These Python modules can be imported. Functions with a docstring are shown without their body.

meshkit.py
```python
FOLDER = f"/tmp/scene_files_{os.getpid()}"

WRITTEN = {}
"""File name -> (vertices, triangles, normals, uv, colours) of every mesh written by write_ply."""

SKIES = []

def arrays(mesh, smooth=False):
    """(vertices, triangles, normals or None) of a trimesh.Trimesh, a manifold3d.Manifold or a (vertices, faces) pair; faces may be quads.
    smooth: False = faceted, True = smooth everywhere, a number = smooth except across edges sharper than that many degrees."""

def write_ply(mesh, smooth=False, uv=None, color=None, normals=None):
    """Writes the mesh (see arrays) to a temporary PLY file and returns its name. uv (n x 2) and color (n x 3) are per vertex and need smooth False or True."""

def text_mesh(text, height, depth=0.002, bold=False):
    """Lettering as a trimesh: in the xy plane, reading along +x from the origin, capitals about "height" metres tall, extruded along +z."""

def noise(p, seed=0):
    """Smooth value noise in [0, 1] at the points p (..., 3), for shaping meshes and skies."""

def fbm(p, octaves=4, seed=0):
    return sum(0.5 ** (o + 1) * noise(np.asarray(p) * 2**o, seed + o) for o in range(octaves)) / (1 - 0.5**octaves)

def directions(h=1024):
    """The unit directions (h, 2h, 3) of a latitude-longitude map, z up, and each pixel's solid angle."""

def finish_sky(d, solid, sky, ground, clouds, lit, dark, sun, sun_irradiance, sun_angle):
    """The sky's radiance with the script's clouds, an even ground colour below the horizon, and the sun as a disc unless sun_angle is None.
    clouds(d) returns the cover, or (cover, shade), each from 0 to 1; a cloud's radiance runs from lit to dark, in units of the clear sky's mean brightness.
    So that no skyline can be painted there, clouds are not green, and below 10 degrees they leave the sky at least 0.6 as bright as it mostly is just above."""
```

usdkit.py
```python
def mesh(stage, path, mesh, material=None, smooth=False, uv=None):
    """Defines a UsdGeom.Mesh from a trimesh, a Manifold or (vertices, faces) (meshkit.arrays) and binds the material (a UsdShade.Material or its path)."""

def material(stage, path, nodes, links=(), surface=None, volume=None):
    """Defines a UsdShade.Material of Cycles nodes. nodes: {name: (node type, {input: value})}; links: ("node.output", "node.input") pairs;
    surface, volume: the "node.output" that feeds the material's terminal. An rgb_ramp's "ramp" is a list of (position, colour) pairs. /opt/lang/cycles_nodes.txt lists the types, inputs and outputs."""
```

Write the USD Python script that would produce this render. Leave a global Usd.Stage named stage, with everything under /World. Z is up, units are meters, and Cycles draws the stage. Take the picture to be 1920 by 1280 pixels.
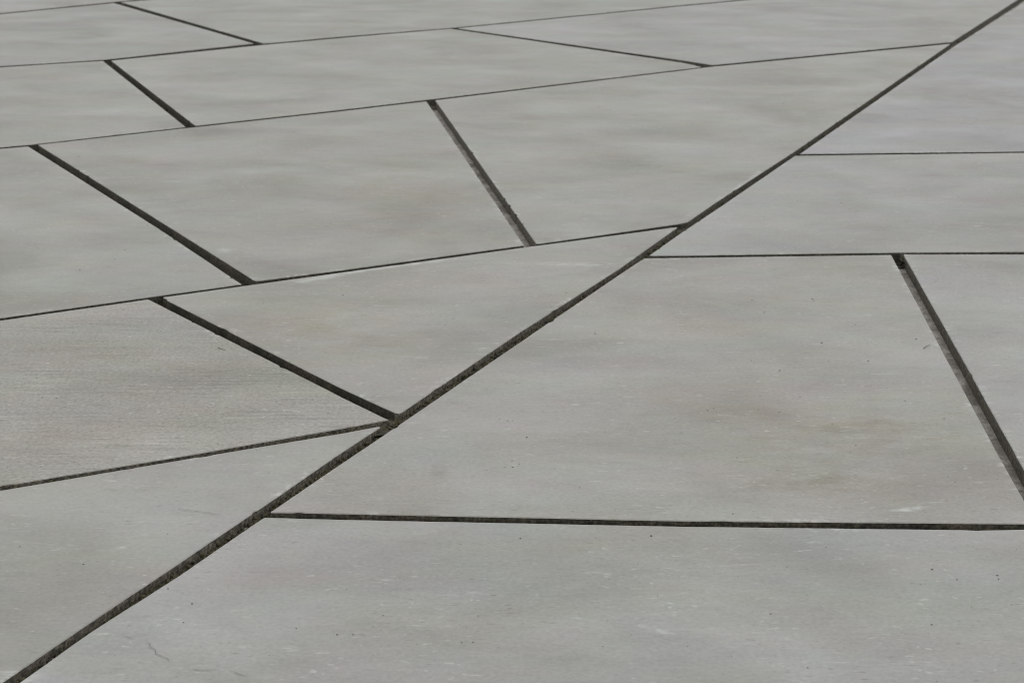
import math
import numpy as np
import trimesh
import usdkit, meshkit
from pxr import Usd, UsdGeom, UsdLux, UsdShade, Gf, Sdf, Vt
from scipy.spatial import Delaunay
from shapely.geometry import Polygon, LineString, Point, MultiPolygon
import shapely

# ------------------------------------------------------------------ camera, sky, sun, exposure
stage = Usd.Stage.CreateInMemory()
UsdGeom.SetStageUpAxis(stage, UsdGeom.Tokens.z)
UsdGeom.SetStageMetersPerUnit(stage, 1.0)
UsdGeom.Xform.Define(stage, '/World')
UsdGeom.Scope.Define(stage, '/World/Looks')
CAM_H, PITCH = 1.10, 15.4122
cam = UsdGeom.Camera.Define(stage, '/World/camera')
cam.AddTranslateOp().Set(Gf.Vec3d(0, 0, CAM_H))
cam.AddRotateXOp().Set(90.0 - PITCH)
cam.CreateHorizontalApertureAttr(36.0)
cam.CreateVerticalApertureAttr(24.0)
cam.CreateFocalLengthAttr(36.0 * 3700 / 1920)
cam.CreateFStopAttr(15.0)
cam.CreateFocusDistanceAttr(3.3)
cam.CreateClippingRangeAttr(Gf.Vec2f(0.05, 1000.0))
cam.CreateExposureAttr(0.12)

SUN_EL, SUN_AZ = math.radians(58), math.radians(35)          # direction towards the sun, behind cloud
sun_dir = np.array([math.sin(SUN_AZ) * math.cos(SUN_EL), math.cos(SUN_AZ) * math.cos(SUN_EL), math.sin(SUN_EL)])
sky_look = usdkit.material(stage, '/World/Looks/sky_look', {
    'sky': ('sky_texture', {'sky_type': 'single_scattering', 'sun_disc': False, 'sun_elevation': SUN_EL, 'sun_rotation': SUN_AZ}),
    'tc': ('texture_coordinate', {}),
    'n': ('noise_texture', {'scale': 2.2, 'detail': 4, 'roughness': 0.5}),
    'shade': ('rgb_ramp', {'ramp': [(0.3, (3.75, 3.78, 3.78)), (0.7, (5.35, 5.3, 5.15))]}),
    'mix': ('mix_color', {'fac': 0.93, 'use_clamp': False}),
    'bg': ('background_shader', {'strength': 0.15}),
}, [('tc.generated', 'n.vector'), ('n.fac', 'shade.fac'), ('sky.color', 'mix.a'), ('shade.color', 'mix.b'), ('mix.result', 'bg.color')], surface='bg.background')
sky = UsdLux.DomeLight.Define(stage, '/World/sky')
UsdShade.MaterialBindingAPI.Apply(sky.GetPrim()).Bind(sky_look)
sky.GetPrim().SetCustomDataByKey('kind', 'structure')
sun = UsdLux.DistantLight.Define(stage, '/World/sun')
sun.CreateNormalizeAttr(True)
sun.CreateIntensityAttr(0.14)
sun.CreateAngleAttr(40.0)
sun.CreateColorAttr(Gf.Vec3f(1.0, 0.985, 0.96))
q = Gf.Rotation(Gf.Vec3d(0, 0, 1), Gf.Vec3d(*map(float, sun_dir)))
sun.AddTransformOp().Set(Gf.Matrix4d(q, Gf.Vec3d(0, 0, 0)))

# ------------------------------------------------------------------ measured plan (metres): slab outlines, stains, joints
OUTLINES = {
    'row1_left': [[-3.6191,9.3428],[-2.6881,10.4435],[-2.2053,11.0274],[-1.1978,9.1758],[-1.777,8.5888],[-2.1712,8.3772],[-3.1273,7.8066]],
    'row1_right': [[-2.1752,11.0864],[-2.0118,11.2213],[1.6961,14.4917],[4.992,16.8034],[3.6457,13.255],[1.3247,11.2517],[0.9362,10.9258],[-0.2904,9.8294],[-0.8132,9.4502],[-1.1484,9.1758]],
    'row2_left': [[-3.322,7.6159],[-2.1627,8.343],[-1.7698,8.5528],[-1.13,6.783],[-1.5885,6.4186],[-1.6698,6.3725],[-2.493,5.8302]],
    'row2_mid': [[-1.7346,8.5618],[-1.1423,9.1248],[-0.8087,9.3962],[-0.3022,9.7827],[0.7332,8.4905],[0.8031,8.3549],[0.7159,8.2836],[-0.3278,7.4163],[-0.6234,7.1738],[-1.099,6.8095]],
    'row2_right': [[-0.2685,9.799],[0.9315,10.8685],[1.3177,11.191],[3.5876,13.1302],[2.8466,11.2213],[2.0471,9.2315],[0.8541,8.4153],[0.7399,8.5707]],
    'row3_left': [[-2.2886,5.9262],[-1.6622,6.3421],[-1.5812,6.3878],[-0.9403,5.1234],[-0.634,4.496],[-0.8317,4.3705],[-1.1223,4.1838],[-1.5896,3.8755]],
    'row3_mid': [[-1.5552,6.4186],[-1.1217,6.7545],[-0.6202,7.1357],[-0.3221,7.3757],[0.0299,4.9102],[-0.4119,4.6368],[-0.6039,4.5251]],
    'row3_right': [[-0.2871,7.4027],[0.7124,8.2417],[0.8414,8.3549],[2.0275,9.1635],[0.9194,6.317],[0.572,5.459],[0.4699,5.1949],[0.4435,5.1695],[0.064,4.9252]],
    'row4_left': [[-1.4759,3.9239],[-1.1166,4.1609],[-0.8267,4.3492],[-0.3248,3.5929],[-0.2268,3.4494],[-0.3085,3.3971],[-0.5615,3.2471],[-0.8478,3.0863],[-1.1778,2.9027]],
    'row4_tri': [[-0.7996,4.368],[-0.6034,4.4918],[-0.4098,4.6118],[0.0311,4.8855],[0.4407,5.1349],[0.2582,4.6507],[0.0079,4.0456],[-0.2093,3.4867],[-0.2145,3.49],[-0.3297,3.651]],
    'row5': [[-1.2742,2.8316],[-0.8433,3.068],[-0.5333,3.2442],[-0.3063,3.3707],[-0.2364,3.4153],[-0.3051,3.2456],[-0.3966,3.0056],[-0.4982,2.7464],[-0.5851,2.5285],[-0.6545,2.3493],[-0.7796,2.0163],[-1.0194,1.9198]],
    'right1': [[0.921,6.2428],[2.028,9.0743],[2.8452,11.0716],[3.6173,13.0077],[5.6697,13.2971],[2.5721,6.322],[1.6492,6.2901]],
    'right2': [[0.9014,6.2116],[1.6428,6.2644],[2.6807,6.2921],[2.2605,4.861],[1.2852,4.835],[0.9624,4.8272],[0.4249,4.7931],[0.3411,4.7913],[0.4549,5.0853],[0.599,5.4439]],
    'big': [[0.3275,4.7654],[0.4231,4.7713],[0.9447,4.8032],[0.8753,3.7517],[0.843,3.2456],[0.8305,3.0169],[0.8244,2.9121],[0.2692,2.9256],[-0.2719,2.9576],[-0.3864,2.9637],[-0.3219,3.1288],[-0.2025,3.427],[0.0454,4.0564],[0.2547,4.5844]],
    'right3': [[0.9786,4.8068],[1.2782,4.8068],[2.139,4.8278],[1.5438,2.9168],[0.8532,2.9133],[0.8754,3.2456],[0.9097,3.7517]],
    'bottom': [[-0.3916,2.9431],[-0.2699,2.9335],[0.2673,2.9027],[0.6986,2.8887],[0.7229,2.8857],[0.799,2.891],[1.2733,2.8702],[1.0168,1.8647],[-0.8078,1.8647],[-0.6344,2.3349],[-0.5774,2.4915],[-0.4897,2.6942]],
}
FURTHER = [[[-4.1711,10.421],[-4.4064,12.0136],[-0.1529,17.1954],[-0.0771,16.7364],[-0.027,15.4728]],[[4.2819,20.7256],[4.2353,22.5412],[10.0727,29.6525],[10.1054,29.6332],[8.6982,26.1092]],[[0.1283,15.6621],[-0.0491,16.7364],[-0.0712,17.2949],[4.2081,22.5081],[4.2548,20.6925]],[[-7.5,8.2449],[-6.6913,9.2301],[-6.349,7.766],[-7.5,6.3629]],[[-4.4301,11.9847],[-4.1948,10.392],[-6.3272,7.7926],[-6.6695,9.2566]],[[-3.6054,9.411],[-3.7131,10.9585],[-1.1838,14.0399],[-1.0006,12.5868]],[[4.5395,19.3411],[4.5161,20.9841],[8.6289,25.9947],[8.6618,25.9753],[7.4069,22.837]],[[2.6085,16.9869],[2.5981,18.6474],[4.4886,20.9505],[4.5119,19.3076]],[[-1.1595,14.0694],[2.5703,18.6135],[2.5807,16.953],[-0.9764,12.6164]],[[-7.5,6.3449],[-6.9555,7.0083],[-6.8715,5.4291],[-7.5,4.6629]],[[-6.9292,7.0403],[-6.2265,7.8964],[-5.9969,6.4954],[-6.8452,5.4612]],[[-3.7389,10.927],[-3.6313,9.3796],[-5.9735,6.5239],[-6.2032,7.9248]],[[-3.3578,7.6265],[-3.2964,7.4943],[-4.1221,6.8493],[-4.3341,8.5021],[-3.6473,9.3389],[-3.1423,7.7617]],[[-5.2071,7.4384],[-5.1229,6.0675],[-7.5,4.2104],[-7.5,4.6449]],[[-4.1476,6.8294],[-5.0962,6.0883],[-5.1811,7.4702],[-4.3583,8.4726]],[[-1.7795,11.4635],[-1.8487,11.5302],[7.3409,22.7265],[7.3728,22.7077],[5.0672,16.8904],[1.6787,14.5137]],[[-2.4851,5.7468],[-3.7143,4.803],[-4.0315,6.8996],[-3.2893,7.4789]],[[-5.2601,5.9407],[-5.1304,3.7157],[-7.3231,2.0322],[-7.5,2.8938],[-7.5,4.1924]],[[-3.7394,4.7838],[-5.1036,3.7363],[-5.2333,5.9616],[-4.0565,6.8801]],[[-3.5646,4.8968],[-2.2983,5.868],[-1.6172,3.8698],[-3.3076,2.7861]],[[-7.1378,2.1561],[-7.0255,0.4024],[-7.5,0.0982],[-7.5,1.8784]],[[-5.0633,3.7473],[-4.8065,1.8251],[-6.9986,0.4197],[-7.1111,2.1766]],[[-3.3336,2.7694],[-4.7807,1.8416],[-5.0379,3.7667],[-3.5902,4.8771]],[[-1.6109,3.8511],[-1.6044,3.8322],[-1.4987,3.902],[-1.2064,2.9007],[-1.3071,2.8455],[-1.3043,2.8352],[-3.1945,1.7582],[-3.3099,2.7632]],[[-6.7158,0.5824],[-6.6403,-0.205],[-7.5,-0.6948],[-7.5,0.0802]],[[-5.2477,1.5224],[-5.0751,0.6868],[-6.6138,-0.1899],[-6.6894,0.5993]],[[-3.2208,1.7433],[-5.05,0.7011],[-5.223,1.5382],[-3.336,2.7465]],[[-3.482,1.5733],[-1.2988,2.8155],[-1.0754,2.0163],[-3.3474,0.7216]],[[-7.0119,-0.4351],[-6.96,-1.3371],[-7.5,-1.6448],[-7.5,-0.7128]],[[-5.1583,0.6196],[-4.9795,-0.2085],[-6.9329,-1.3217],[-6.9848,-0.4197]],[[-3.3731,0.707],[-4.9546,-0.1943],[-5.1333,0.6337],[-3.5077,1.5587]],[[4.7189,15.711],[8.0,15.9147],[8.0,15.7627],[7.9317,13.5285],[4.8227,13.3357]],[[4.6934,15.6535],[4.7948,13.334],[3.7365,13.2684]],[[5.1415,12.0386],[5.7346,13.3743],[7.7586,13.4998],[7.6604,6.6915],[5.1293,6.5204]],[[8.0,13.5147],[8.0,6.7145],[7.6885,6.6934],[7.7866,13.5015]],[[3.4003,8.118],[5.1133,11.9753],[5.1013,6.5185],[3.4151,6.4046]],[[3.7365,13.2504],[4.5917,13.3034],[4.6047,13.1752],[3.6529,13.041]],[[3.3871,6.4027],[2.6154,6.3505],[3.3729,8.0561]],[[5.597,6.534],[7.5053,6.663],[7.3941,5.0968],[5.583,5.0174]],[[8.0,6.6965],[8.0,5.1234],[7.4221,5.0981],[7.5335,6.6649]],[[3.8127,6.4134],[5.569,6.5321],[5.555,5.0162],[3.6746,4.9338]],[[2.7239,6.3398],[3.7846,6.4115],[3.6464,4.9325],[2.2933,4.8732]],[[5.9548,5.0157],[6.7798,5.0519],[6.8716,2.6485],[5.7515,2.6968]],[[8.0,5.1054],[8.0,2.5999],[6.8997,2.6473],[6.8078,5.0531]],[[2.9431,4.8837],[5.9266,5.0145],[5.7236,2.698],[2.9249,2.8186]],[[1.5608,2.8773],[2.1692,4.8306],[2.2816,4.8336],[2.2879,4.855],[2.9151,4.8825],[2.8969,2.8198]],[[5.0741,2.708],[6.9876,2.6256],[6.9454,1.8587],[5.0521,1.8587]],[[8.0,2.5819],[8.0,1.8587],[6.9734,1.8587],[7.0155,2.6243]],[[3.5642,2.773],[5.0461,2.7092],[5.0241,1.8587],[3.5246,1.8587]],[[3.5362,2.7742],[3.4966,1.8587],[1.0442,1.8587],[1.3023,2.8705]],[[7.109,1.0737],[4.9347,1.0737],[4.9705,1.8407],[7.1281,1.8407]],[[7.137,1.0737],[7.1561,1.8407],[8.0,1.8407],[8.0,1.0737]],[[4.9067,1.0737],[3.2952,1.0737],[3.3379,1.8407],[4.9425,1.8407]],[[0.7691,1.8367],[1.886,1.8407],[1.886,1.0737],[0.7462,1.0737]],[[3.3099,1.8407],[3.2672,1.0737],[1.914,1.0737],[1.914,1.8407]],[[-0.8093,1.8367],[0.7411,1.8367],[0.7182,1.0737],[-1.1203,1.0737]]]
WARM = [[-0.388,4.0761,4.6125,0.4086,0.0,3.034,1.0],[-0.5676,4.2349,9.3897,1.1704,0.0,9.4429,0.5],[-0.3063,5.575,3.4364,0.1793,0.0,1.6404,0.6],[0.6035,3.316,4.0783,-0.68,0.0,3.4376,0.8],[0.3803,3.5383,5.5494,-0.5513,0.0,4.686,0.6],[0.5584,4.3556,3.7453,-0.4481,0.0,3.1486,0.35],[2.3096,10.2493,2.5981,-0.5686,0.0,1.3098,0.7],[1.2448,7.6591,2.4102,-0.3767,0.0,1.6013,0.3],[-1.0739,10.001,3.1037,0.3233,0.0,1.7778,0.4],[-0.8719,3.8282,4.6447,0.9807,0.0,2.9656,0.3],[-0.6276,3.3462,4.207,0.7227,0.0,5.2056,0.25],[0.1092,4.3556,5.1467,-0.1218,0.0,4.8286,0.25],[0.156,2.8473,4.0617,-0.2,0.0,10.7066,0.3],[-0.1007,6.1369,2.9797,0.0466,0.0,2.4845,0.2],[-1.6023,9.0144,2.2883,0.3934,0.0,2.4143,0.3],[0.39,2.4685,5.5402,-0.7772,0.0,13.8889,0.3],[-0.0597,2.559,5.1573,0.1059,0.0,8.5543,0.2],[0.0815,7.5169,2.454,-0.0255,0.0,2.2589,0.25]]
DULL = [[0.652,3.3768,5.7937,-1.0279,0.0,8.9606,0.7],[0.4795,3.1048,8.6655,-1.2275,0.0,16.8634,0.6],[0.5796,3.1724,4.6019,-0.7677,0.0,4.8924,0.35],[0.3836,3.472,8.4674,-0.8651,0.0,12.0192,0.4],[-0.1235,3.1559,50.2513,1.8197,0.0,27.8552,0.8],[-0.302,3.9902,11.1732,0.797,0.0,12.9702,0.6],[-0.5827,4.3556,13.7174,1.6976,0.0,19.9601,0.3],[-0.129,3.5049,10.0806,0.3439,0.0,21.322,0.2],[1.8914,7.5874,6.9444,-1.6642,0.0,6.9061,0.6],[1.7899,8.2836,7.4516,-1.5515,0.0,9.7752,0.4],[1.5214,7.1828,8.547,-1.7315,0.0,12.9032,0.3],[-0.3534,5.3475,6.7889,0.4235,0.0,6.0569,0.3],[1.2753,8.2836,2.7941,-0.415,0.0,4.1254,0.3],[0.2121,2.504,9.1158,-0.6961,0.0,18.1818,0.35],[0.3016,2.8248,7.6687,-0.7278,0.0,17.5747,0.3],[-0.8029,3.7517,3.6417,0.7233,0.0,8.6356,0.3],[-0.5656,3.4398,4.2735,0.6464,0.0,10.1523,0.3],[0.5705,2.8702,10.0806,-1.8131,0.0,35.9712,0.2],[2.1783,9.6497,3.2134,-0.7037,0.0,1.6678,0.3]]
PALE = [[-0.336,4.6563,10.9274,0.7336,-21.9319,33.8632,0.9],[-0.4554,4.5519,11.8265,1.0951,-28.6465,34.3846,0.8],[-0.2094,4.7189,11.4711,0.4543,-29.7568,48.3265,0.8],[-0.0795,4.7831,12.8852,0.2184,-34.7245,55.9086,0.3],[-0.1955,3.6456,22.9231,1.1526,-41.3641,53.7862,0.55],[-0.3048,3.5964,21.8818,1.7367,0.0,31.746,0.4],[-0.185,3.4334,51.2821,2.4038,0.0,78.125,0.6],[0.6625,5.6794,34.865,-3.8081,-91.563,34.2727,0.9],[0.7434,5.8997,34.0006,-4.1445,-89.3378,33.4633,0.8],[0.4797,5.2755,37.6671,-3.2411,-75.8598,29.7833,0.5],[0.6621,2.9969,26.1917,-5.2383,-57.8313,91.5663,0.9],[0.6239,2.9771,29.2398,-5.5318,0.0,135.1351,0.6],[-0.6474,2.3541,24.0385,5.8024,0.0,38.3142,0.8],[-0.1867,2.682,30.7247,1.8073,48.7981,100.9097,0.5],[-0.0687,2.628,23.6644,0.7171,-28.206,100.1554,0.55],[0.089,2.5442,24.201,-0.7892,58.1349,106.7999,0.5],[0.1972,2.5004,25.0348,-1.8544,57.7191,88.3171,0.7],[0.2961,2.4685,49.1977,-5.0316,-58.7019,119.64,0.5],[0.369,2.4737,68.9655,-9.1954,0.0,222.2222,0.6],[-0.7249,4.8489,33.8983,4.7521,0.0,23.3645,0.6],[-1.1602,7.0569,26.1097,4.1006,0.0,16.0256,0.5],[-1.5948,8.3174,4.9456,0.9118,0.0,11.6686,0.35],[0.4866,6.1369,4.9652,-0.3772,0.0,10.4058,0.25],[0.1556,4.6732,5.1414,-0.1569,0.0,14.5349,0.3],[0.1565,4.7017,7.6687,-0.2334,0.0,43.4783,0.35],[-0.7607,9.4286,5.6338,0.4381,0.0,9.1491,0.35],[1.458,7.8066,6.7613,-1.2153,0.0,6.5359,0.35],[2.0792,9.4286,9.8619,-2.1057,0.0,5.6786,0.4],[1.9376,7.9596,7.7399,-1.8158,0.0,7.8989,0.4],[0.4731,5.0374,17.9533,-1.6042,0.0,19.0114,0.3],[-0.1612,4.4569,8.0645,0.2801,0.0,10.5263,0.25],[0.0613,4.4057,8.15,-0.1088,0.0,12.1359,0.25],[-0.0336,3.9902,12.7714,0.1,0.0,19.5695,0.25],[-0.0494,3.4884,16.8634,0.1721,0.0,102.0408,0.4],[-0.1042,3.6961,38.4615,1.049,0.0,90.9091,0.5],[0.0397,3.5049,45.8716,-0.4633,0.0,101.0101,0.4],[-0.5928,2.8137,102.808,19.9478,-136.5659,122.7559,0.8],[0.6915,2.5628,434.7826,-106.383,434.7826,0.0,0.9],[0.2349,2.9168,84.7458,-5.8851,0.0,138.8889,0.2],[-1.0116,4.2115,7.0872,1.5976,0.0,15.1286,0.35],[-0.8896,3.408,12.9366,3.1024,0.0,5.0277,0.3],[-0.6049,4.973,12.1212,1.3913,0.0,19.4553,0.15],[-0.0131,4.7304,7.6278,0.0218,0.0,28.5714,0.2],[0.518,2.3834,7.1429,-1.3747,0.0,19.8413,0.3],[-0.3084,2.6557,16.2075,1.6766,0.0,24.6305,0.2],[-0.2256,3.027,19.1939,1.3129,0.0,32.5733,0.3],[-1.5033,6.648,9.1996,1.9861,0.0,11.1857,0.25],[-0.6712,6.1369,7.4516,0.7793,0.0,8.643,0.2],[0.0,6.1369,5.4171,0.0,0.0,7.3855,0.2],[-0.8438,7.0569,13.0378,1.4893,0.0,20.0401,0.3]]
JOINTS = [[0.4726,5.1437,2.8526,11.1609,0.45],[-0.2106,3.4558,0.4726,5.1437,0.25],[-0.6446,2.3429,-0.2106,3.4558,0.25],[-0.8459,3.0785,-0.2335,3.4302,0.35],[-1.1189,4.17,-0.6019,4.5092,0.9],[-0.6019,4.5092,0.4547,5.1504,0.85],[-1.6673,6.3624,2.0376,9.1758,0.75],[-2.1691,8.3687,0.9338,10.897,0.6],[-2.698,10.4832,-2.0118,11.2213,0.4],[-1.5715,6.4135,-0.6181,4.4986,0.85],[-0.8142,4.3606,-0.2209,3.4655,0.97],[-1.759,8.5797,-1.1133,6.7945,0.9],[-2.1932,11.0716,-1.1706,9.1553,0.95],[-0.3048,7.3933,0.0475,4.9102,0.5],[-0.2872,9.8106,0.8247,8.3687,0.9],[0.9098,6.2233,1.6472,6.2822,0.85],[0.3336,4.7772,0.9731,4.8128,0.8],[0.9731,4.8128,1.2819,4.8218,0.6],[0.9613,4.8068,0.8514,3.0655,0.5],[-0.3902,2.9527,0.8013,2.9003,0.85]]
CRACKS = [[[-0.5335,2.4826],[-0.5245,2.4773],[-0.5163,2.472],[-0.507,2.4685]],[[-0.4963,2.4615],[-0.4879,2.4545],[-0.4875,2.4441],[-0.4781,2.4355],[-0.475,2.4219],[-0.465,2.4134],[-0.4561,2.4067],[-0.4514,2.395]],[[-0.4265,2.3761],[-0.4097,2.3711],[-0.3831,2.3703]],[[-0.3676,2.3687],[-0.3535,2.3573],[-0.3398,2.3477]],[[-0.5385,2.9771],[-0.5181,2.9673],[-0.5007,2.9649],[-0.4751,2.9527],[-0.4571,2.9455]],[[-0.6725,3.0706],[-0.6588,3.068],[-0.6468,3.0603]]]
TWIGS = [[[0.85,3.928],[0.8595,3.9423],[0.8698,3.9547]],[[-0.6086,3.9362],[-0.6011,3.9218],[-0.5897,3.9117]]]
GRIT = [[-1.0357,3.9986],[-0.8358,3.5248],[-0.8928,3.586],[-0.8646,3.5826],[-1.2018,4.8794],[-0.9744,4.855],[-0.9816,4.7537],[-1.042,4.634],[-1.3747,6.1942],[-0.7449,6.6702],[-0.3956,4.4414],[-0.4163,4.0981],[-0.3873,4.3855],[-0.1295,4.1746],[-0.1234,4.2069],[-0.022,4.3905],[0.1251,4.4057],[0.1769,4.0499],[-0.0225,3.4526],[-0.0078,3.443],[0.001,3.443],[-0.0078,3.443],[0.0128,3.2002],[-0.0118,3.1835],[0.0009,3.1835],[0.112,3.0811],[0.3764,3.5181],[0.3889,3.2342],[0.4958,3.4949],[0.5827,3.4238],[0.6057,3.3011],[0.7211,3.8399],[0.5445,4.3408],[0.5587,4.2302],[0.6827,4.3506],[0.6829,4.3359],[0.8513,4.0071],[0.7376,3.1074],[1.0333,4.0937],[0.9728,4.2115],[0.0131,2.8473],[-0.0782,2.8226],[0.215,2.8587],[-0.18,2.5516],[-0.2166,2.4861],[-0.1763,2.4476],[-0.0677,2.4597],[-0.0526,2.4615],[-0.0468,2.5497],[0.1218,2.4476],[0.3615,2.5572],[0.6363,2.7571],[0.6209,2.7211],[0.579,2.5203],[0.6487,2.682],[0.7098,2.684],[0.7117,2.6983],[1.2529,5.4213],[1.5008,7.5874],[1.2687,7.2343],[1.0081,7.3129],[0.942,6.5181],[0.9251,5.4514],[1.889,9.4286],[1.2734,5.5358],[0.3201,7.2343],[0.2057,7.1446],[-0.132,6.9353],[0.3473,6.0436],[-0.1986,5.7961],[-0.7407,6.6813],[-0.4543,2.5276],[-0.6372,2.7422],[-0.7496,2.8137],[-0.4959,2.6478],[-0.4528,2.5931],[-0.2384,2.4861],[0.7933,3.4558],[0.5477,3.5895],[0.3641,3.5049],[0.648,3.9776],[0.5328,3.7705],[0.4729,3.5999],[0.7429,3.5654],[0.0266,3.3462]]

# ------------------------------------------------------------------ materials
class Look:
    """Collects nodes and links of one material."""
    def __init__(self, name): self.name, self.n, self.l, self.k = name, {}, [], 0
    def add(self, kind, inputs=None, **links):
        self.k += 1
        name = f'n{self.k}'
        self.n[name] = (kind, inputs or {})
        for socket, src in links.items():
            if src is not None: self.l.append((src, f'{name}.{socket}'))
        return name
    def math(self, op, a, b=None, c=None, clamp=False):
        inp, links = {'math_type': op, 'use_clamp': clamp}, {}
        for key, v in (('value1', a), ('value2', b), ('value3', c)):
            if v is None: continue
            if isinstance(v, str): links[key] = v
            else: inp[key] = v
        return self.add('math', inp, **links) + '.value'
    def ramp(self, src, stops):
        return self.add('rgb_ramp', {'ramp': [(p, c if np.ndim(c) else (c, c, c)) for p, c in stops]}, fac=src) + '.color'
    def step(self, src, lo, hi, a=0.0, b=1.0):
        return self.add('map_range', {'range_type': 'smoothstep', 'from_min': lo, 'from_max': hi, 'to_min': a, 'to_max': b, 'clamp': True}, value=src) + '.result'
    def noise(self, vec, scale, detail=2, rough=0.5, dist=0.0, out='fac'):
        return self.add('noise_texture', {'scale': scale, 'detail': detail, 'roughness': rough, 'distortion': dist}, vector=vec) + '.' + out
    def mapping(self, vec, scale=(1, 1, 1), loc=(0, 0, 0), rot=(0, 0, 0)):
        return self.add('mapping', {'mapping_type': 'point', 'scale': scale, 'location': loc, 'rotation': rot}, vector=vec) + '.vector'
    def mix(self, blend, fac, a, b):
        inp, links = {'blend_type': blend, 'use_clamp': False}, {}
        for key, v in (('fac', fac), ('a', a), ('b', b)):
            if isinstance(v, str): links[key] = v
            else: inp[key] = v
        return self.add('mix_color', inp, **links) + '.result'
    def done(self, surface):
        return usdkit.material(stage, f'/World/Looks/{self.name}', self.n, self.l, surface=surface)


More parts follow.
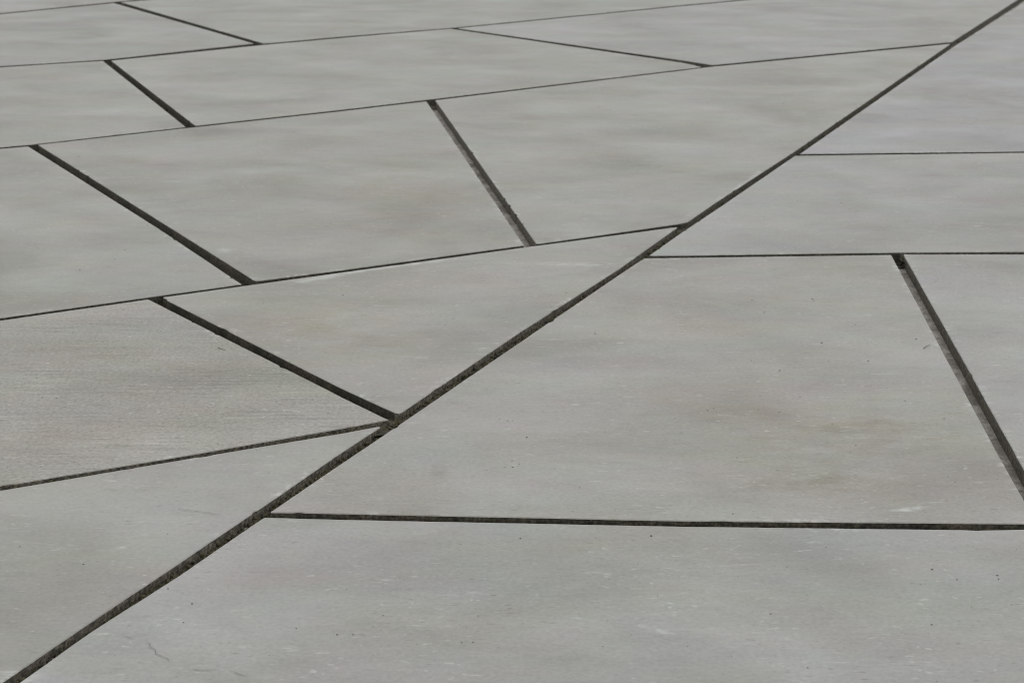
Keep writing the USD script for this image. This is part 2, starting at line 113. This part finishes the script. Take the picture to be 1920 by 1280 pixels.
def stone_look():
    m = Look('sandstone')
    geo = m.add('geometry')
    att = lambda a, out='fac': m.add('attribute', {'attribute': a}) + '.' + out
    tint, warm, dull, pale, rough, grime, seed = att('tint', 'color'), att('warm'), att('dull'), att('pale'), att('rough'), att('grime'), att('seed')
    shift = m.add('combine_xyz', {'z': 0.0}, x=m.math('multiply', seed, 31.7), y=m.math('multiply', seed, 17.3)) + '.vector'
    P = m.add('vector_math', {'math_type': 'add'}, vector1=f'{geo}.position', vector2=shift) + '.vector'
    W = f'{geo}.position'
    bed = m.mapping(P, (1, 1.7, 1), rot=(0, 0, 0.12))                # the sediment's grain
    vein = m.mapping(P, (1, 4.5, 1), rot=(0, 0, 0.10))
    n1 = m.noise(m.mapping(P, (1, 1.25, 1)), 2.2, 4, 0.5, 0.5)
    col = m.ramp(n1, [(0.26, (0.270, 0.262, 0.242)), (0.48, (0.330, 0.3245, 0.304)), (0.74, (0.391, 0.386, 0.370))])
    hue = m.noise(bed, 3.3, 4, 0.55, 0.6, out='color')
    col = m.mix('mix', 0.17, col, m.mix('multiply', 1.0, m.mix('mix', 0.5, (0.5, 0.5, 0.5), hue), (0.652, 0.65, 0.600)))
    col = m.mix('multiply', 1.0, col, tint)
    cloud = m.noise(m.mapping(P, (1, 1.1, 1), (11.3, 4.1, 0), (0, 0, 0.2)), 2.3, 4, 0.52, 0.7)
    col = m.mix('multiply', 1.0, col, m.ramp(cloud, [(0.28, (0.88, 0.872, 0.85)), (0.45, (0.985, 0.98, 0.97)), (0.55, (1.0, 1.0, 1.0)), (0.72, (1.065, 1.072, 1.085))]))
    n3 = m.noise(bed, 16, 4, 0.6)
    col = m.mix('multiply', 1.0, col, m.ramp(n3, [(0.28, 0.93), (0.48, 1.0), (0.54, 1.0), (0.72, 1.045)]))
    n5 = m.noise(vein, 22, 4, 0.6, 0.3)
    col = m.mix('multiply', 1.0, col, m.ramp(n5, [(0.25, 0.93), (0.42, 1.0), (0.58, 1.0), (0.75, 1.06)]))
    # measured blotches: rusty, dull and pale, broken up by noise
    brk = m.step(m.noise(bed, 9, 5, 0.62), 0.25, 0.72)
    wf = m.math('multiply', m.math('multiply', warm, brk), 1.35, clamp=True)
    col = m.mix('multiply', wf, col, (0.965, 0.938, 0.855))
    df = m.math('multiply', m.math('multiply', dull, m.step(m.noise(bed, 14, 5, 0.65), 0.3, 0.66)), 1.25, clamp=True)
    col = m.mix('multiply', df, col, (0.79, 0.77, 0.73))
    pb = m.step(m.noise(vein, 26, 5, 0.65, 0.3), 0.34, 0.60)
    pf = m.math('multiply', m.step(m.math('multiply', pale, m.math('multiply_add', pb, 0.75, 0.25)), 0.10, 0.75), 0.9, clamp=True)
    col = m.mix('mix', pf, col, (0.50, 0.51, 0.49))
    rim = m.math('multiply', att('rim'), m.step(m.noise(W, 48, 4, 0.7), 0.46, 0.62))
    rim = m.math('multiply', rim, m.step(m.noise(W, 5, 3, 0.6), 0.46, 0.64))
    col = m.mix('mix', m.math('multiply', rim, 0.85), col, (0.52, 0.525, 0.495))
    # loose pale scuffs
    sc = m.step(m.noise(vein, 13, 4, 0.7, 0.6), 0.60, 0.72)
    sc = m.math('multiply', sc, m.step(m.noise(P, 2.7, 2), 0.42, 0.62))
    col = m.mix('mix', m.math('multiply', sc, 0.6), col, (0.47, 0.48, 0.46))
    fl = m.step(m.noise(m.mapping(P, (1, 2.2, 1)), 46, 2, 0.55, 0.5), 0.64, 0.70)
    col = m.mix('mix', m.math('multiply', m.math('multiply', fl, m.step(m.noise(P, 5.5, 3, 0.6), 0.40, 0.60)), 0.62), col, (0.50, 0.50, 0.475))
    ds = m.step(m.noise(m.mapping(P, (1, 3.0, 1), (3.1, 7.7, 0)), 62, 2, 0.55, 0.5), 0.29, 0.36, 1.0, 0.0)
    col = m.mix('multiply', m.math('multiply', ds, m.step(m.noise(P, 4.3, 3, 0.6), 0.40, 0.60)), col, (0.74, 0.73, 0.71))
    # sawn grain, open pores and lichen specks
    g1 = m.noise(W, 420, 2, 0.6)
    g2 = m.noise(W, 130, 3, 0.6)
    amp = m.math('multiply_add', rough, 0.40, 0.26)
    grain = m.math('multiply_add', m.math('subtract', m.math('add', m.math('multiply', g1, 0.6), m.math('multiply', g2, 1.4)), 1.0), amp, 1.0)
    col = m.mix('multiply', 1.0, col, m.add('combine_xyz', {}, x=grain, y=grain, z=grain) + '.vector')
    vo = m.add('voronoi_texture', {'scale': 125.0}, vector=W)
    pit = m.step(f'{vo}.distance', 0.10, 0.24, 1.0, 0.0)
    pm = m.step(m.math('add', m.noise(bed, 9, 4, 0.7), m.math('add', m.math('multiply', rough, 0.12), m.math('multiply', dull, 0.10))), 0.55, 0.70)
    pit = m.math('multiply', pit, pm)
    col = m.mix('multiply', m.math('multiply', pit, m.math('multiply_add', rough, 0.30, 0.36), clamp=True), col, (0.35, 0.33, 0.28))
    v2 = m.add('voronoi_texture', {'scale': 9.0}, vector=P)
    r2 = m.add('separate_color', {}, color=f'{v2}.color')
    spot = m.math('multiply', m.step(m.math('add', f'{v2}.distance', m.math('multiply', m.noise(W, 200, 2), 0.012)), 0.010, 0.024, 1.0, 0.0), m.step(f'{r2}.r', 0.62, 0.70))
    col = m.mix('mix', m.math('multiply', spot, 0.35), col, (0.07, 0.066, 0.055))
    # saw lines of the rough slab
    saw = m.noise(m.mapping(W, (1.3, 26, 1), rot=(0, 0, -0.62)), 4, 4, 0.68, 0.2)
    sawm = m.math('multiply', m.math('multiply', m.math('multiply_add', saw, 1.25, -0.65), m.step(m.noise(bed, 4.6, 4, 0.65), 0.40, 0.62)), rough)
    sawc = m.math('add', sawm, 1.0)
    col = m.mix('multiply', 1.0, col, m.add('combine_xyz', {}, x=sawc, y=sawc, z=sawc) + '.vector')
    # the cut edges hold damp, moss and soil
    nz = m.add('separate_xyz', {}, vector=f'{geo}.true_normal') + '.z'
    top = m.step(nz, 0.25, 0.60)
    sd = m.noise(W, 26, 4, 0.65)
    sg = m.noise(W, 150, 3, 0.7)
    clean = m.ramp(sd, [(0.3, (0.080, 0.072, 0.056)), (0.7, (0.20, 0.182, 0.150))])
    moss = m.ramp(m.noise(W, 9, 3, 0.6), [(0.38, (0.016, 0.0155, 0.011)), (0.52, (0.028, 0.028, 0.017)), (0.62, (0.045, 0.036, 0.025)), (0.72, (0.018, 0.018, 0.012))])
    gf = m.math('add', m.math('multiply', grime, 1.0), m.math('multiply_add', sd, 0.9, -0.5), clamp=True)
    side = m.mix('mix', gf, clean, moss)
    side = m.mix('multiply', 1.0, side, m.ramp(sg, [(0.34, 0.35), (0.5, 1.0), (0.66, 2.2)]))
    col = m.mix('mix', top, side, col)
    hgt = m.math('subtract', m.math('add', m.math('multiply', g1, 0.5), m.math('multiply', g2, 0.6)), m.math('multiply', pit, 0.9))
    hgt = m.math('add', hgt, m.math('multiply', sawm, 1.2))
    strength = m.math('multiply_add', rough, 0.30, 0.22)
    bump = m.add('bump', {'distance': 0.0009, 'strength': 0.3}, height=hgt, strength=strength) + '.normal'
    pr = m.add('principled_bsdf', {'roughness': 0.62, 'specular_ior_level': 0.35}, base_color=col, normal=bump)
    return m.done(f'{pr}.BSDF')


def plain_look(name, a, b, scale, rough=0.9, bump=0.0, dirt=None):
    m = Look(name)
    geo = m.add('geometry')
    n = m.noise(f'{geo}.position', scale, 5, 0.65)
    col = m.ramp(n, [(0.3, a), (0.7, b)])
    n2 = m.noise(f'{geo}.position', scale * 12, 3, 0.6)
    col = m.mix('multiply', 1.0, col, m.ramp(n2, [(0.34, 0.55), (0.66, 1.3)]))
    if name == 'bedding_concrete':                                    # cross marks left by the trowel and fine cracks
        cr = m.step(m.noise(m.mapping(f'{geo}.position', (0.25, 1, 1)), 150, 3, 0.6), 0.30, 0.44)
        col = m.mix('multiply', 1.0, col, m.ramp(cr, [(0, 0.45), (1, 1.0)]))
    if dirt is not None:
        n3 = m.step(m.noise(f'{geo}.position', 7, 4, 0.6), 0.45, 0.62)
        col = m.mix('mix', m.math('multiply', n3, 0.75), col, dirt)
    rnd = m.add('geometry') + '.random_per_island'
    col = m.mix('multiply', 1.0, col, m.ramp(rnd, [(0, 0.75), (1, 1.25)]))
    links = dict(base_color=col)
    if bump: links['normal'] = m.add('bump', {'distance': bump, 'strength': 0.6}, height=n2) + '.normal'
    pr = m.add('principled_bsdf', {'roughness': rough, 'specular_ior_level': 0.3}, **links)
    return m.done(f'{pr}.BSDF')


STONE = stone_look()
BED = plain_look('bedding_concrete', (0.30, 0.278, 0.25), (0.78, 0.73, 0.67), 34, bump=0.002, dirt=(0.20, 0.185, 0.16))
GROUND = plain_look('ground_screed', (0.30, 0.29, 0.27), (0.38, 0.37, 0.35), 3)
SOIL = plain_look('joint_soil', (0.040, 0.037, 0.024), (0.14, 0.125, 0.088), 60, bump=0.002)
GRAIN_DARK = plain_look('dark_grit', (0.030, 0.028, 0.020), (0.105, 0.095, 0.068), 40)
LITTER = plain_look('loose_litter', (0.105, 0.10, 0.083), (0.19, 0.18, 0.155), 40)
GRAIN_PALE = plain_look('pale_grit', (0.20, 0.185, 0.145), (0.46, 0.43, 0.36), 40)
GRAIN_MOSS = plain_look('moss_crumb', (0.070, 0.068, 0.036), (0.15, 0.135, 0.080), 40)
TWIG = plain_look('twig_bark', (0.085, 0.072, 0.055), (0.15, 0.13, 0.10), 90)
CRACK = plain_look('crack_dirt', (0.265, 0.262, 0.243), (0.345, 0.34, 0.32), 120)

# ------------------------------------------------------------------ helpers
def tag(prim, label=None, category=None, group=None, kind=None):
    p = prim.GetPrim()
    for k, v in (('label', label), ('category', category), ('group', group), ('kind', kind)):
        if v: p.SetCustomDataByKey(k, v)
    return prim

used = {}
def path_of(parent, name):
    k = (parent, name)
    n = used.get(k, 0); used[k] = n + 1
    return f'{parent}/{name}' + (f'_{n:03d}' if n else '')

def add_mesh(parent, name, v, f, look, smooth=False, **prim):
    m = usdkit.mesh(stage, path_of(parent, name), (np.asarray(v, float), np.asarray(f, int)), look, smooth=smooth)
    api = UsdGeom.PrimvarsAPI(m)
    for key, a in prim.items():
        a = np.asarray(a, np.float32)
        if a.ndim == 2: api.CreatePrimvar(key, Sdf.ValueTypeNames.Color3fArray, 'vertex').Set(Vt.Vec3fArray.FromNumpy(a))
        else: api.CreatePrimvar(key, Sdf.ValueTypeNames.FloatArray, 'vertex').Set(Vt.FloatArray.FromNumpy(a))
    return m

def blobs(xy, table):
    """Soft elliptical patches, as measured on the stone, summed at the points."""
    out = np.zeros(len(xy))
    for cx, cy, a, b, c, d, amp in table:
        x, y = xy[:, 0] - cx, xy[:, 1] - cy
        r2 = (a * x + b * y) ** 2 + (c * x + d * y) ** 2
        out += amp * np.exp(-1.2 * r2)
    return out

J = np.array(JOINTS)
def joint_grime(xy):
    a, b = J[:, :2], J[:, 2:4]
    d = b - a
    t = np.clip(((xy[:, None] - a) * d).sum(-1) / (d * d).sum(-1), 0, 1)
    dist = np.linalg.norm(xy[:, None] - (a + t[..., None] * d), axis=-1)
    w = J[dist.argmin(1), 4]
    return np.where(dist.min(1) < 0.05, w, 0.7)

def ring_of(outline, step, rng, wear):
    """The worn outline of a slab: corners eased, edges wavering by fractions of a millimetre, a few chips."""
    p = Polygon(outline).buffer(0)
    p = p.buffer(-0.003, join_style=1).buffer(0.003, join_style=1)
    if p.geom_type != 'Polygon': p = max(p.geoms, key=lambda g: g.area)
    ring = shapely.geometry.polygon.orient(p).exterior
    n = max(24, int(ring.length / step))
    s = np.linspace(0, ring.length, n, endpoint=False)
    xy = np.array([ring.interpolate(t).coords[0] for t in s])
    tan = np.roll(xy, -1, 0) - np.roll(xy, 1, 0)
    tan /= np.maximum(np.linalg.norm(tan, axis=1, keepdims=True), 1e-9)
    nor = np.stack([tan[:, 1], -tan[:, 0]], 1)
    k = rng.uniform(0, 50)
    q3 = lambda f: np.stack([xy[:, 0] * f + k, xy[:, 1] * f, np.zeros(n)], 1)
    push = 0.0011 * meshkit.fbm(q3(7)) + 0.0008 * meshkit.fbm(q3(40)) + 0.0009 * meshkit.fbm(q3(120))
    push *= wear
    push -= 0.0038 * nor[:, 1] ** 2 * wear
    L = ring.length
    for _ in range(int(L * 1.2 * wear)):
        c, w, dep = rng.uniform(0, L), rng.uniform(0.006, 0.020), rng.uniform(0.0012, 0.0042)
        ds = np.abs((s - c + L / 2) % L - L / 2)
        push -= dep * np.clip(1 - (ds / w) ** 2, 0, 1)
    return xy + nor * push[:, None], nor

def slab(parent, outline, seed, tint, rough=0.0, fine=True, label=None, lip=0.0):
    rng = np.random.default_rng(seed)
    poly0 = Polygon(outline)
    near = poly0.distance(Point(0, 0))
    step = (0.005 if near < 3.2 else 0.008 if near < 5 else 0.014) if fine else 0.10
    grid = (0.014 if near < 3.2 else 0.020 if near < 5 else 0.035) if fine else 0.20
    outer, nor = ring_of(outline, step, rng, 1.0 if fine else 0.0)
    n = len(outer)
    c = 0.0016
    inner = outer - nor * c
    body = Polygon(inner).buffer(0)
    if body.geom_type != 'Polygon': body = max(body.geoms, key=lambda g: g.area)
    x0, y0, x1, y1 = body.bounds
    gx, gy = np.meshgrid(np.arange(x0, x1, grid), np.arange(y0, y1, grid * 0.866))
    gx = gx + (np.arange(gx.shape[0]) % 2)[:, None] * grid / 2
    pts = np.stack([gx.ravel(), gy.ravel()], 1) + rng.uniform(-0.15, 0.15, (gx.size, 2)) * grid
    keep = shapely.contains_xy(body.buffer(-max(step * 0.9, grid * 0.35)), pts[:, 0], pts[:, 1])
    pts = pts[keep]
    top2 = np.vstack([inner, pts])
    tri = Delaunay(top2).simplices
    cen = top2[tri].mean(1)
    tri = tri[shapely.contains_xy(body, cen[:, 0], cen[:, 1])]
    a, b, d = (top2[tri[:, i]] for i in range(3))
    area = (b[:, 0] - a[:, 0]) * (d[:, 1] - a[:, 1]) - (b[:, 1] - a[:, 1]) * (d[:, 0] - a[:, 0])
    tri = tri[np.abs(area) > 1e-9]; area = area[np.abs(area) > 1e-9]
    tri = np.where((area < 0)[:, None], tri[:, ::-1], tri)
    und = lambda xy: lip + 0.0006 * meshkit.fbm(np.stack([xy[:, 0] * 3 + seed, xy[:, 1] * 3, np.zeros(len(xy))], 1))
    ztop = und(top2)
    zin = ztop[:n]
    nt = len(top2)
    lay = [np.column_stack([top2, ztop]), np.column_stack([inner, zin]), np.column_stack([outer, zin - c]), np.column_stack([outer, zin - c])]
    lay += [np.column_stack([outer - nor * 0.001, np.full(n, z)]) for z in (-0.018, -0.060)]
    v = np.vstack(lay)
    faces = [tri]
    i = np.arange(n); j = (i + 1) % n
    for up, lo in ((nt, nt + n), (nt + 2 * n, nt + 3 * n), (nt + 3 * n, nt + 4 * n)):
        faces += [np.column_stack([up + i, lo + i, lo + j]), np.column_stack([up + i, lo + j, up + j])]
    f = np.vstack(faces)
    xy = v[:, :2]
    dist = np.full(len(v), 1.0)
    dist[:nt] = shapely.distance(shapely.points(top2), LineString(np.vstack([inner, inner[:1]])))
    dist[nt:] = 0
    pale = blobs(xy, PALE)
    rim = np.exp(-(dist / 0.010) ** 2)                                  # bruising along the arris
    m = add_mesh(parent, 'paving_slab', v, f, STONE, smooth=True,
                 tint=np.tile(np.asarray(tint, float), (len(v), 1)), warm=blobs(xy, WARM), dull=blobs(xy, DULL), pale=pale, rim=rim,
                 rough=np.full(len(v), rough), grime=joint_grime(xy), seed=np.full(len(v), (seed * 0.618034) % 1))
    if label: m.GetPrim().SetCustomDataByKey('label', label)
    return m

# ------------------------------------------------------------------ ground under and beyond the paving
v = np.array([[-400, -400, -0.045], [400, -400, -0.045], [400, 400, -0.045], [-400, 400, -0.045]], float)
tag(add_mesh('/World', 'ground', v, [[0, 1, 2], [0, 2, 3]], GROUND), kind='structure')

# ------------------------------------------------------------------ the pavement: every slab a piece of its own
pavement = UsdGeom.Xform.Define(stage, '/World/pavement')
tag(pavement, kind='structure')
PV = '/World/pavement'
LEFT, MID, RIGHT = (0.985, 0.992, 0.975), (1.0, 0.995, 0.985), (1.0, 1.012, 1.028)
PLAN = {
    'bottom': (RIGHT, 0.05, None), 'big': (MID, 0.12, None),
    'row4_tri': (MID, 0.05, 'triangular grey slab between two rows and the long slanting joint'),
    'row4_left': ((0.975, 0.968, 0.94), 1.0, 'rough grey slab with an open pitted surface and fine saw lines'),
    'row5': ((1.02, 1.025, 1.02), 0.0, None), 'right3': (RIGHT, 0.15, None), 'right2': (RIGHT, 0.0, None), 'right1': ((0.985, 0.995, 1.05), 0.0, None),
    'row3_left': (LEFT, 0.0, None), 'row3_mid': ((0.965, 0.965, 0.945), 0.0, None), 'row3_right': (LEFT, 0.0, None),
    'row2_left': (LEFT, 0.0, None), 'row2_mid': (LEFT, 0.0, None), 'row2_right': ((0.99, 1.0, 1.02), 0.0, None),
    'row1_left': ((0.97, 0.985, 0.985), 0.0, None), 'row1_right': ((0.975, 0.99, 0.975), 0.0, None),
}
LIP = np.random.default_rng(9)
for i, (key, (tint, rough, label)) in enumerate(PLAN.items()):
    slab(PV, OUTLINES[key], 11 + i, tint, rough, True, label, LIP.uniform(-0.0004, 0.0004))
for i, o in enumerate(FURTHER):                                        # the same paving beyond the frame
    slab(PV, o, 101 + i, (0.98 + 0.04 * ((i * 0.37) % 1),) * 3, 0.0, False, None, 0.0)

# bedding under the slabs, seen at the bottom of the open joints
paved = shapely.union_all([Polygon(o).buffer(0.03) for o in list(OUTLINES.values()) + FURTHER]).buffer(0.02).buffer(-0.02)
paved = max(paved.geoms, key=lambda g: g.area) if paved.geom_type != 'Polygon' else paved
bt = trimesh.creation.extrude_polygon(Polygon(paved.exterior), 0.011)
bt.apply_translation([0, 0, -0.041])
add_mesh(PV, 'bedding', bt.vertices, bt.faces, BED)

# ------------------------------------------------------------------ soil, grit and moss lying in the joints
rng = np.random.default_rng(77)
ico = trimesh.creation.icosphere(subdivisions=0)
def crumbs(spots, sizes, flat, rng):
    """Angular crumbs resting at the given points."""
    V, F, k = [], [], 0
    for (x, y, z), r in zip(spots, sizes):
        vv = ico.vertices * rng.uniform(0.65, 1.35, (len(ico.vertices), 1)) * np.array([rng.uniform(0.7, 1.4), rng.uniform(0.7, 1.4), flat * rng.uniform(0.8, 1.3)]) * r
        a = rng.uniform(0, 6.283); ca, sa = math.cos(a), math.sin(a)
        vv = vv @ np.array([[ca, -sa, 0], [sa, ca, 0], [0, 0, 1]]).T
        vv[:, 2] -= vv[:, 2].min() + r * 0.12
        V.append(vv + [x, y, z]); F.append(ico.faces + k); k += len(vv)
    return np.vstack(V), np.vstack(F)

gaps = Polygon([(-3.2, 1.6), (3.2, 1.6), (6.5, 9.5), (-5.5, 9.5)]).difference(shapely.union_all([Polygon(o).buffer(0) for o in list(OUTLINES.values()) + FURTHER]).buffer(0.0004))
FLOOR = -0.030
# per metre of joint: dark, pale and mossy crumbs; how filled the joint is (0 to 1)
NAMES = ['diag_far', 'diag_mid', 'diag_near', 'A', 'B', 'B2', 'C', 'D', 'T', 'J1', 'J2', 'J3', 'J4', 'J5', 'J6', 'R1', 'R2', 'R2b', 'J7', 'R3']
FILL = dict(diag_far=.6, diag_mid=1.0, diag_near=1.0, A=1.0, B=.6, B2=.7, C=.3, D=.2, T=0, J1=.7, J2=.8, J3=.5, J4=.4, J5=0, J6=.3, R1=.5, R2=.5, R2b=.6, J7=0, R3=.9)
RISE = dict(diag_far=.010, diag_mid=.008, diag_near=.008, A=.014, R2b=.012)
spots = {'dark': [], 'pale': [], 'moss': []}
soil_v, soil_f, kk = [], [], 0
for name, row in zip(NAMES, JOINTS):
    a, b, w = np.array(row[:2]), np.array(row[2:4]), FILL[name]
    d = b - a; L = np.linalg.norm(d); d /= L; nrm = np.array([-d[1], d[0]])
    count = int(L * (1500 if name in RISE else 800) * w * (1 if np.linalg.norm(a + b) / 2 < 5.5 else 0.5))
    t = rng.uniform(0, L, count); o = rng.normal(0, 0.012, count)
    pp = a + d * t[:, None] + nrm * o[:, None]
    ok = shapely.contains_xy(gaps, pp[:, 0], pp[:, 1])
    pp, t = pp[ok], t[ok]
    u = meshkit.fbm(np.column_stack([t * 5, np.full(len(t), 3.1 * len(name)), np.zeros(len(t))])) + rng.normal(0, 0.25, len(t))
    for (x, y), q in zip(pp, u):
        kind = 'moss' if q > 0.30 else 'pale' if q < -0.05 else 'dark'
        spots[kind].append((x, y, FLOOR + RISE.get(name, 0.0) + w * rng.uniform(0.001, 0.008)))
    # a bed of washed-in soil along the joint
    if w > 0.15:
        seg = LineString([a - d * 0.0, b + d * 0.0]).buffer(0.034, cap_style=2).intersection(gaps)
        for g in (seg.geoms if hasattr(seg, 'geoms') else [seg]):
            if g.geom_type != 'Polygon' or g.area < 1e-4: continue
            g = g.buffer(0.003)
            pts = np.vstack([np.array([g.exterior.interpolate(x).coords[0] for x in np.arange(0, g.exterior.length, 0.010)])])
            inn = a + d * np.arange(0, L, 0.006)[:, None]
            inn = np.vstack([inn + nrm * s + rng.normal(0, .0012, inn.shape) for s in (-0.012, -0.006, 0, 0.006, 0.012)])
            inn = inn[shapely.contains_xy(g.buffer(-0.004), inn[:, 0], inn[:, 1])]
            P2 = np.vstack([pts, inn])
            if len(P2) < 8: continue
            tr = Delaunay(P2).simplices
            cc = P2[tr].mean(1)
            tr = tr[shapely.contains_xy(g, cc[:, 0], cc[:, 1])]
            if not len(tr): continue
            e1, e2 = P2[tr[:, 1]] - P2[tr[:, 0]], P2[tr[:, 2]] - P2[tr[:, 0]]
            s = e1[:, 0] * e2[:, 1] - e1[:, 1] * e2[:, 0]
            tr = np.where((s < 0)[:, None], tr[:, ::-1], tr)
            h = FLOOR + 0.0005 + RISE.get(name, 0.0) + w * (0.0045 + 0.004 * meshkit.fbm(np.column_stack([P2 * 25, np.zeros(len(P2))])) + rng.normal(0, 0.0007, len(P2)))
            soil_v.append(np.column_stack([P2, np.maximum(h, FLOOR + 0.0005)])); soil_f.append(tr + kk); kk += len(P2)
sm = add_mesh(PV, 'joint_soil', np.vstack(soil_v), np.vstack(soil_f), SOIL, smooth=True)
tag(sm, kind='stuff')
for kind, name, look, lo, hi in (('dark', 'joint_grit', GRAIN_DARK, 0.0012, 0.0038), ('pale', 'pale_joint_grit', GRAIN_PALE, 0.0010, 0.0030), ('moss', 'joint_moss', GRAIN_MOSS, 0.0016, 0.0042)):
    if spots[kind]:
        cv, cf = crumbs(spots[kind], rng.uniform(lo, hi, len(spots[kind])), 0.8, rng)
        tag(add_mesh(PV, name, cv, cf, look), kind='stuff')

# ------------------------------------------------------------------ hairline cracks in the two front slabs
def ribbon(points, width, z):
    p = np.array(points, float)
    s = np.r_[0, np.cumsum(np.linalg.norm(np.diff(p, axis=0), axis=1))]
    t = np.arange(0, s[-1], 0.004)
    q = np.column_stack([np.interp(t, s, p[:, 0]), np.interp(t, s, p[:, 1])])
    q += 0.0012 * np.stack([meshkit.fbm(np.column_stack([q * 90 + o, np.zeros(len(q))])) for o in (0, 7.7)], 1)
    tan = np.gradient(q, axis=0); tan /= np.linalg.norm(tan, axis=1, keepdims=True)
    nrm = np.stack([-tan[:, 1], tan[:, 0]], 1)
    w = width * (0.35 + 0.65 * np.clip(0.6 + meshkit.fbm(np.column_stack([q * 50, np.ones(len(q))])), 0, 1)) * np.clip(np.minimum(t, t[-1] - t) / 0.012, 0.1, 1)
    n = len(q)
    v = np.vstack([np.column_stack([q + nrm * w[:, None] / 2, np.full(n, z)]), np.column_stack([q - nrm * w[:, None] / 2, np.full(n, z)])])
    i = np.arange(n - 1)
    return v, np.vstack([np.column_stack([i, i + n, i + n + 1]), np.column_stack([i, i + n + 1, i + 1])])
for c in CRACKS:
    cv, cf = ribbon(c, 0.0010, 0.0021)
    add_mesh(PV, 'hairline_crack', cv, cf, CRACK)

# ------------------------------------------------------------------ small litter: two twigs, loose grit on the stone
def twig(points, r, label):
    p = np.array([(x, y, 0.0022) for x, y in points])
    s = np.r_[0, np.cumsum(np.linalg.norm(np.diff(p, axis=0), axis=1))]
    t = np.linspace(0, s[-1], 14)
    q = np.column_stack([np.interp(t, s, p[:, k]) for k in range(3)])
    q[:, 2] += 0.0007 * np.sin(t / s[-1] * 3)
    V, F = [], []
    for i, c in enumerate(q):
        tn = q[min(i + 1, 13)] - q[max(i - 1, 0)]; tn /= np.linalg.norm(tn)
        e1 = np.cross(tn, [0, 0, 1]); e1 /= np.linalg.norm(e1); e2 = np.cross(e1, tn)
        rr = r * (1.0 - 0.55 * i / 13) * (1.25 if i in (4, 9) else 1)
        for k in range(6):
            V.append(c + rr * (math.cos(k * math.pi / 3) * e1 + math.sin(k * math.pi / 3) * e2))
    for i in range(13):
        for k in range(6):
            a, b = i * 6 + k, i * 6 + (k + 1) % 6
            F += [[a, b, b + 6], [a, b + 6, a + 6]]
    for e in (0, 13):
        F += [[e * 6, e * 6 + k, e * 6 + k + 1] for k in range(1, 5)]
    tag(add_mesh('/World', 'twig', V, F, TWIG, smooth=True), label, 'twig')
twig(TWIGS[0], 0.0008, 'thin dark twig lying on the large slab beside the wide open joint')
twig(TWIGS[1], 0.0008, 'tiny bent dark twig lying on the rough pitted slab')

sp = [(x, y, 0.0005) for x, y in GRIT]
sz = list(rng.uniform(0.0008, 0.0018, len(sp)))
slabs_u = shapely.union_all([Polygon(o).buffer(-0.01) for o in OUTLINES.values()])
for _ in range(420):
    y = 1.9 + 5.5 * rng.uniform() ** 1.6
    x = rng.uniform(-0.30, 0.30) * y
    if shapely.contains_xy(slabs_u, x, y):
        sp.append((x, y, 0.0005)); sz.append(rng.uniform(0.0004, 0.0010))
cv, cf = crumbs(sp, sz, 0.45, rng)
tag(add_mesh('/World', 'loose_grit', cv, cf, LITTER), 'scattered dark crumbs of grit lying on the stone slabs', 'grit', kind='stuff')
